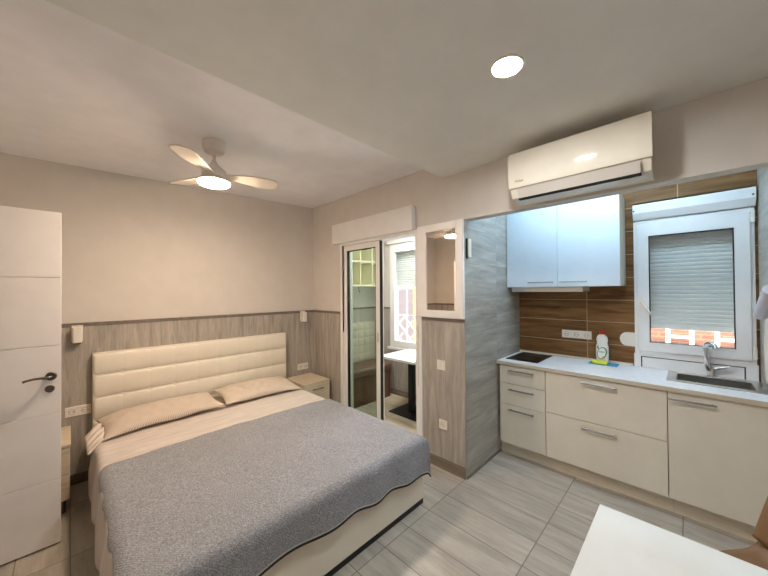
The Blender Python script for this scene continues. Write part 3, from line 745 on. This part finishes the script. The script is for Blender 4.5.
box(XK - .006, XK, ya, yb, za, zb2).build('pane', M['glass'], s)
hn = MB().box(XK - .037, XK - .03, .285, .312, 1.40, 1.52, .003).tube([(XK - .036, .298, 1.46), (XK - .06, .298, 1.46), (XK - .066, .290, 1.45), (XK - .066, .245, 1.385), (XK - .064, .225, 1.36)], [.009, .009, .01, .009, .008], 12)
hn.build('handle', M['white_plastic'], s)
for z in (1.06, 2.06): MB().box(XK - .038, XK - .014, -.345, -.323, z, z + .085, .003).build('hinge', M['white_plastic'], w1)
box(XK - .014, XK + .002, -.352, .352, .902, 1.017, .002).build('sill_strip', M['white_pvc'], w1)
b = box(XK - .0155, XK - .0135, -.29, .305, .990, .996).box(XK - .0155, XK - .0135, -.29, -.283, .905, .99).box(XK - .0155, XK - .0135, .298, .305, .905, .99)
b.build('sealing_line', M['gasket'], w1)
sb2 = thing('shutter_box', 'white roller shutter box above the kitchen window', 'shutter box', (XK, 0, 2.17))
MB().prism([(XK, 2.305), (XK - .062, 2.305), (XK - .07, 2.297), (XK - .07, 2.228), (XK - .035, 2.176), (XK, 2.172)], -.349, .343, 'y').build('casing', M['white_pvc'], sb2, 12)
for y in (.335, -.335): MB().cyl((XK - .0745, y, 2.25), (XK - .069, y, 2.25), .006, n=14).build('screw_cap', M['gasket'], sb2)
# roller shutter outside
rs = thing('roller_shutter', 'pale slatted roller shutter pulled nearly down outside the kitchen window', 'roller shutter', (XK + .1, 0, 1.2))
b = MB()
z = 1.27
def slat(b, x, y0, y1, z, h=.0335):
    prof = [(x + .0, z), (x - .004, z + .003), (x - .010, z + .008), (x - .012, z + h * .55), (x - .010, z + h - .008), (x - .003, z + h - .003), (x, z + h - .001), (x + .004, z + h - .001), (x + .004, z)]
    b.prism(prof, y0, y1, 'y')
while z < 2.3: slat(b, XK + .11, -.34, .34, z); z += .033
b.build('curtain', M['shutter'], rs)
box(XK + .096, XK + .118, -.34, .34, 1.232, 1.272, .004).build('bottom_rail', M['white_pvc'], rs)

# towel roll on right wall
tr = thing('towel_holder', 'white paper towel roll on a slanted holder at the right edge by the window', 'paper towel', (2.8, YR, 1.5))
p0, p1 = Vector((2.93, YR + .055, 1.412)), Vector((2.58, YR + .055, 1.57))
MB().cyl(p0, p1, .031, .031, 32, .005).build('roll', M['roll'], tr)
MB().tube([p0 + (p0 - p1) * .04, p0, p1, p1 + (p1 - p0) * .05], .010, 12).tube([p1 + (p1 - p0) * .04, p1 + (p1 - p0) * .04 + Vector((0, -.062, 0))], .008, 10).build('holder', M['gasket'], tr)
MB().grid(lambda u, v: (3.03 - .40 * u + .006 * math.sin(v * 6), YR + .024 + .010 * math.sin(u * 9 + v * 3), 1.0 + v * (.38 + .16 * u)), 14, 14).build('hanging_sheet', M['towel'], tr, 180, solid=.003)

# ------------------------------------------------------------------ bottle, sponge, cloth
bt = thing('dish_soap_bottle', 'white washing-up liquid bottle with a red cap by the backsplash', 'bottle', (3.425, .573, ZC + .004))
prof = [(0, 0), (.9, 0), (1, .01), (1.02, .08), (1.0, .155), (.86, .172), (.80, .182), (.88, .196), (.93, .212), (.88, .232), (.70, .250), (.42, .262), (.30, .266), (0, .267)]
def bott(prof, cx, cy, z0, rx, ry, n=36):
    b = MB(); bb = bmesh.new(); rings = []
    for r, z in prof:
        rings.append([bb.verts.new((cx + rx * r * (abs(math.cos(2 * PI * i / n)) ** .8) * (1 if math.cos(2 * PI * i / n) >= 0 else -1), cy + ry * r * (abs(math.sin(2 * PI * i / n)) ** .8) * (1 if math.sin(2 * PI * i / n) >= 0 else -1), z0 + z)) for i in range(n)] if r > 0 else [bb.verts.new((cx, cy, z0 + z))])
    for a, c in zip(rings, rings[1:]):
        for i in range(n):
            j = (i + 1) % n
            if len(a) == 1: bb.faces.new((a[0], c[j], c[i]))
            elif len(c) == 1: bb.faces.new((a[i], a[j], c[0]))
            else: bb.faces.new((a[i], a[j], c[j], c[i]))
    bmesh.ops.recalc_face_normals(bb, faces=bb.faces); b._merge(bb); return b
bd = bott(prof, 3.425, .573, ZC + .004, .027, .048).build('bottle_body', M['bottle'], bt, 60)
MB().lathe([(0, ZC + .268), (.02, ZC + .268), (.022, ZC + .275), (.02, ZC + .298), (.012, ZC + .306), (0, ZC + .307)], (3.425, .573, 0), 28).build('cap', M['red'], bt)
# ring, leaf and blobs of the label on the side that faces the room
def xr(y, z): # bottle front surface
    c = max(0., 1 - min(1, abs(y - .573) / .048) ** 2.5) ** .4
    return 3.425 - .0275 * c - .0008
def ell(y, z): return Vector((xr(y, z), y, z))
cyL, czL = .573, ZC + .098
ring = []
for k in range(40):
    a = 2 * PI * k / 40; r = 1
    ring.append(ell(cyL + .034 * math.cos(a + .25), czL + .052 * math.sin(a)))
MB().tube(ring, [.0025 + .0026 * max(0, math.cos(2 * PI * k / 40 - 2.6)) for k in range(40)], 6, closed=True).build('label_ring', M['green'], bd)
MB().tube([ell(cyL + .024, czL + .036), ell(cyL + .031, czL + .056), ell(cyL + .026, czL + .068)], [.004, .006, .001], 6).build('label_leaf', M['green'], bd)
b = MB()
for k in range(6): b.box(0, .0016, cyL + .018 - k * .007 - .0025, cyL + .018 - k * .007 + .0025, czL + .004, czL + .018 - .002 * (k % 2), mat=Matrix.Translation((xr(cyL + .018 - k * .007, 0) - .0006, 0, 0)))
b.build('label_lettering', M['pale_green'], bd)
MB().tube([ell(cyL - .004, czL - .036), ell(cyL - .014, czL - .036), ell(cyL - .024, czL - .026)], [.005, .008, .003], 6).build('label_fruit', M['salmon'], bd)
cl = MB().grid(lambda u, v: (3.335 + u * .14, .455 + v * .215, ZC + .0016 + .0012 * math.sin(u * 11 + v * 7)), 14, 18).build('cleaning_cloth', M['blue'], None, 180, solid=.0025)
tag(cl, 'thin blue cloth lying flat under the soap bottle', 'cloth')
sp_ = tag(box(3.352, 3.392, .53, .640, ZC + .004, ZC + .034, .006, 3).build('sponge', M['yellow']), 'yellow sponge in front of the soap bottle', 'sponge')

# ------------------------------------------------------------------ table and chair in the foreground
tb = thing('dining_table', 'white table in the near right corner', 'table', (1.0, -.15, 0))
TX0, TX1, TY0, TY1 = .60, 1.437, -.55, .256
box(TX0, TX1, TY0, TY1, .722, .75, .003).build('tabletop', M['table_white'], tb)
box(TX0 + .06, TX1 - .06, TY0 + .06, TY1 - .06, .66, .722).build('apron', M['table_white'], tb)
for x in (TX0 + .04, TX1 - .09):
    for y in (TY0 + .04, TY1 - .09):
        box(x, x + .05, y, y + .05, 0, .722, .003).build('leg', M['table_white'], tb)
ch = thing('shell_chair', 'brown curved shell chair between the white table and the sink cabinet', 'chair', (0, 0, 0))
def chs(u, v):
    # local: x = sideways, y = towards the back, v runs front edge -> seat -> up the backrest
    s = v * .92
    if s < .34: y, z = -.19 + s, .385 + .012 * (1 - s / .34) ** 2
    elif s < .34 + .16:
        a = (s - .34) / .16 * 1.25; R = .128
        y = .15 + R * math.sin(a); z = .385 + R * (1 - math.cos(a))
    else:
        a = 1.25; R = .128; y = .15 + R * math.sin(a) + (s - .5) * math.cos(a); z = .385 + R * (1 - math.cos(a)) + (s - .5) * math.sin(a)
    w = .205 + .02 * math.sin(v * PI)
    if v < .16: w *= .80 + .20 * math.sqrt(1 - (1 - v / .16) ** 2)
    if v > .85: w *= .72 + .28 * math.sqrt(max(0, 1 - ((v - .85) / .15) ** 2))
    a = 2 * u - 1
    z += .045 * max(0, abs(a) - .35) ** 1.6 * (1.0 + 1.0 * math.sin(min(1, v * 1.25) * PI) ** 2)
    if v > .5: y -= .05 * a * a
    return (a * w, y, z)
MB().grid(chs, 26, 60).build('shell', M['chair'], ch, 180, solid=.012)
for sx in (-1, 1):
    for sy, yy in ((-1, -.15), (1, .17)):
        MB().tube([(sx * .13, yy * .75, .378), (sx * .19, yy * 1.25, 0)], [.013, .009], 12).build('leg', M['chrome'], ch)
MB().box(-.15, .15, -.12, .14, .365, .378, .003).build('under_frame', M['black_metal'], ch)
ch.location = (1.80, -.195, 0); ch.rotation_euler = (0, 0, math.radians(-135))

# ------------------------------------------------------------------ sunroom furniture
st = thing('bistro_table', 'white square table on a black pedestal in the sunroom', 'table', (3.11, 2.57, .002))
box(2.79, 3.43, 2.27, 2.86, .722, .752, .004).build('tabletop', M['table_white'], st)
box(3.075, 3.145, 2.535, 2.605, .01, .722, .004).build('pedestal', M['black_metal'], st)
box(2.93, 3.34, 2.33, 2.82, .002, .014, .003).build('base_plate', M['black_metal'], st)
ot = thing('upholstered_bench', 'brown leather storage bench against the sunroom wall', 'bench', (2.95, 3.4, 0))
box(2.50, 3.395, 3.215, 3.61, .002, .40, .012, 3).build('box_base', M['brown_leather'], ot)
box(2.48, 3.41, 3.195, 3.615, .385, .505, .035, 4).build('seat_cushion', M['brown_leather'], ot)
def qf(u, v):
    a = abs(math.sin(PI * u * 8)) ** .5 * abs(math.sin(PI * v * 5)) ** .5
    return (2.50 + u * .95, Y0 - W - .022 - .012 * a, .50 + v * .60)
bp_ = MB().grid(qf, 96, 60).box(2.50, 3.45, Y0 - W - .022, Y0 - W - .001, .50, 1.10)
bp_.build('back_pad', M['quilt'], ot, 60)['label'] = 'pale quilted back pad'
sv = thing('wall_shelf_unit', 'cream open shelf unit hung on the sunroom wall', 'shelf', (3.2, Y0 - .14, 1.65))
ya, yb = Y0 - .28, Y0 - .001
b = box(2.70, 3.42, yb - .012, yb, 1.66, 2.42)
for x in (2.70, 2.935, 3.17, 3.405): b.box(x, x + .02, ya, yb, 1.66, 2.42, .001)
for z in (1.65, 2.0, 2.32): b.box(2.70, 3.425, ya, yb, z, z + .025, .001)
b.build('carcass', M['cream_shelf'], sv)
MB().cyl((2.95, ya + .05, 1.652), (2.95, ya + .05, 1.58), .004, n=8).tube([(2.95, ya + .05, 1.58), (2.95, ya + .03, 1.565), (2.95, ya + .03, 1.59)], .004, 8).build('hook', M['nickel'], sv)

w2 = thing('window_2', 'white sunroom window behind the bistro table', 'window', (XK, 2.5, .72), kind='structure')
y0, y1, z0, z1 = 1.75, 3.31, .72, 2.30
b = window_frame(XK, y0, y1, z0, z1, .045, .014, MB()); b.build('window_frame', M['white_pvc'], w2)
ym = (y0 + y1) / 2
for a, c in ((y0 + .03, ym), (ym, y1 - .03)):
    b = box(XK - .028, XK + .03, a, a + .075, z0 + .03, z1 - .03, .004).box(XK - .028, XK + .03, c - .075, c, z0 + .03, z1 - .03, .004)
    b.box(XK - .028, XK + .03, a + .07, c - .07, z1 - .13, z1 - .03, .004).box(XK - .028, XK + .03, a + .07, c - .07, z0 + .03, z0 + .11, .004)
    s = b.build('sash', M['white_pvc'], w2)
    box(XK - .003, XK + .003, a + .07, c - .07, z0 + .105, z1 - .125).build('pane', M['glass'], s)
box(XK - .05, XK + .02, y0 - .03, y1 + .03, z0 - .03, z0 + .002, .003).build('sill', M['white_pvc'], w2)
sb3 = thing('shutter_box', 'white roller shutter box above the sunroom window', 'shutter box', (XK, 2.5, 2.3))
box(XK - .05, XK - .0, 1.72, 3.33, 2.30, 2.49, .004).build('casing', M['white_pvc'], sb3)
rs2 = thing('roller_shutter', 'pale slatted roller shutter half lowered outside the sunroom window', 'roller shutter', (XK + .1, 2.5, 1.66))
b = MB(); z = 1.68
while z < 2.45: slat(b, XK + .11, 1.76, 3.30, z); z += .033
b.build('curtain', M['shutter'], rs2)
box(XK + .096, XK + .118, 1.76, 3.30, 1.645, 1.682, .004).build('bottom_rail', M['white_pvc'], rs2)
gr = thing('window_grille', 'white diamond lattice grille outside the sunroom window', 'grille', (XK + .14, 2.5, .72))
b = MB(); GX = XK + .142
gy0, gy1, gz0, gz1 = 1.77, 3.29, .74, 1.62
q = .22
def clipline(b, ya, za, dy):   # 45 degree bars from (ya,za)
    ln = gz1 - .42 - za
    y, z = ya, za
    yb, zb = y + dy * ln, z + ln
    t0, t1 = 0.0, 1.0
    for lo, hi, p, dd in ((gy0, gy1, y, yb - y),):
        if dd:
            ta, tb_ = (lo - p) / dd, (hi - p) / dd
            if ta > tb_: ta, tb_ = tb_, ta
            t0, t1 = max(t0, ta), min(t1, tb_)
    if t1 > t0: b.tube([(GX, y + (yb - y) * t0, z + ln * t0), (GX, y + (yb - y) * t1, z + ln * t1)], .012, 8)
y = gy0 - .6
while y < gy1 + .6:
    clipline(b, y, gz0, 1); clipline(b, y, gz0, -1); y += q
for y in [gy0 + k * .19 for k in range(9)]: b.box(GX - .007, GX + .007, y - .007, y + .007, gz0, 1.62)
for z in (gz0, 1.2, 1.6): b.box(GX - .008, GX + .008, gy0, gy1, z - .008, z + .008)
b.build('lattice', M['white_pvc'], gr)

# ------------------------------------------------------------------ outside
struct(box(XK + .16, 30, -12, 20, -.4, -.2), 'ground', M['ground'])
bg = thing('neighbour_house', 'red brick house seen under the lowered kitchen shutter', 'building', (7, 0, -.2))
box(7, 8, -6, 2.6, -.2, 3.2).build('wall', M['brick'], bg)
rl = thing('balcony_railing', 'white bar railing in front of the red brick house', 'railing', (6.7, 0, 0))
b = MB()
b.box(6.66, 6.70, -4, 2.4, 1.08, 1.13)
for k in range(-3, 7):
    ya = .248 - .532 * k
    b.box(6.66, 6.70, ya - .025, ya + .025, -.2, 1.1).box(6.66, 6.70, ya - .293, ya - .243, -.2, 1.1)
    b.box(6.665, 6.695, ya - .27, ya, .81, .85).box(6.665, 6.695, ya - .27, ya, .30, .34)
b.build('bars', M['white_pvc'], rl)
h2 = thing('pale_house', 'pale house with an ochre pillar and blue panel behind the sunroom window', 'building', (7, 6, -.2))
box(7, 8, 2.6, 9, -.2, 3.2).build('wall', M['pale_wall'], h2)
box(6.9, 7.02, 5.35, 5.62, -.2, 3.0).build('pillar', M['ochre'], h2)
box(6.95, 7.02, 5.62, 6.4, -.2, 1.62).build('door_panel', M['mauve'], h2)
box(6.94, 7.02, 5.2, 5.62, 1.62, 2.1).build('sign_panel', M['bluesign'], h2)

# ------------------------------------------------------------------ world, camera, colour
wd = bpy.data.worlds.new('sky'); scn.world = wd; wd.use_nodes = True
wn = wd.node_tree; wn.nodes.clear()
o_ = wn.nodes.new('ShaderNodeOutputWorld'); bgk = wn.nodes.new('ShaderNodeBackground')
bgk.inputs['Color'].default_value = (.78, .89, 1, 1); bgk.inputs['Strength'].default_value = 2.4
wn.links.new(bgk.outputs[0], o_.inputs['Surface'])
sl = bpy.data.lights.new('sun', 'SUN'); sl.energy = 4.5; sl.angle = .01; sl.color = (1, .93, .82)
so = bpy.data.objects.new('sun', sl); COL.objects.link(so)
so.rotation_euler = Vector((.75, .25, -1)).to_track_quat('-Z', 'Y').to_euler()   # falls away from the windows, on the houses opposite

cam = bpy.data.cameras.new('camera'); co = bpy.data.objects.new('camera', cam); COL.objects.link(co)
cam.sensor_width = 36; cam.sensor_fit = 'HORIZONTAL'; cam.lens = 309.8843 / 768 * 36; cam.shift_y = .44 / 768; cam.clip_start = .02
R3 = Vector((.70156902, -.71255653, -.00800611)); U3 = Vector((-.00114969, -.01236685, .99992287)); D2 = Vector((.71260058, .7015057, .00949542))
m = Matrix((R3, U3, -D2)).transposed().to_4x4(); m.translation = (0, 0, 1.575)
co.matrix_world = m
scn.camera = co
vs_ = scn.view_settings
scn.display_settings.display_device = 'sRGB'
vs_.view_transform = 'Standard'; vs_.look = 'None'; vs_.gamma = 1; vs_.use_curve_mapping = False
vs_.exposure = 2.15
scn.cycles.use_denoising = True
scn.cycles.max_bounces = 12; scn.cycles.diffuse_bounces = 6; scn.cycles.transparent_max_bounces = 12
scn.cycles.sample_clamp_indirect = 6
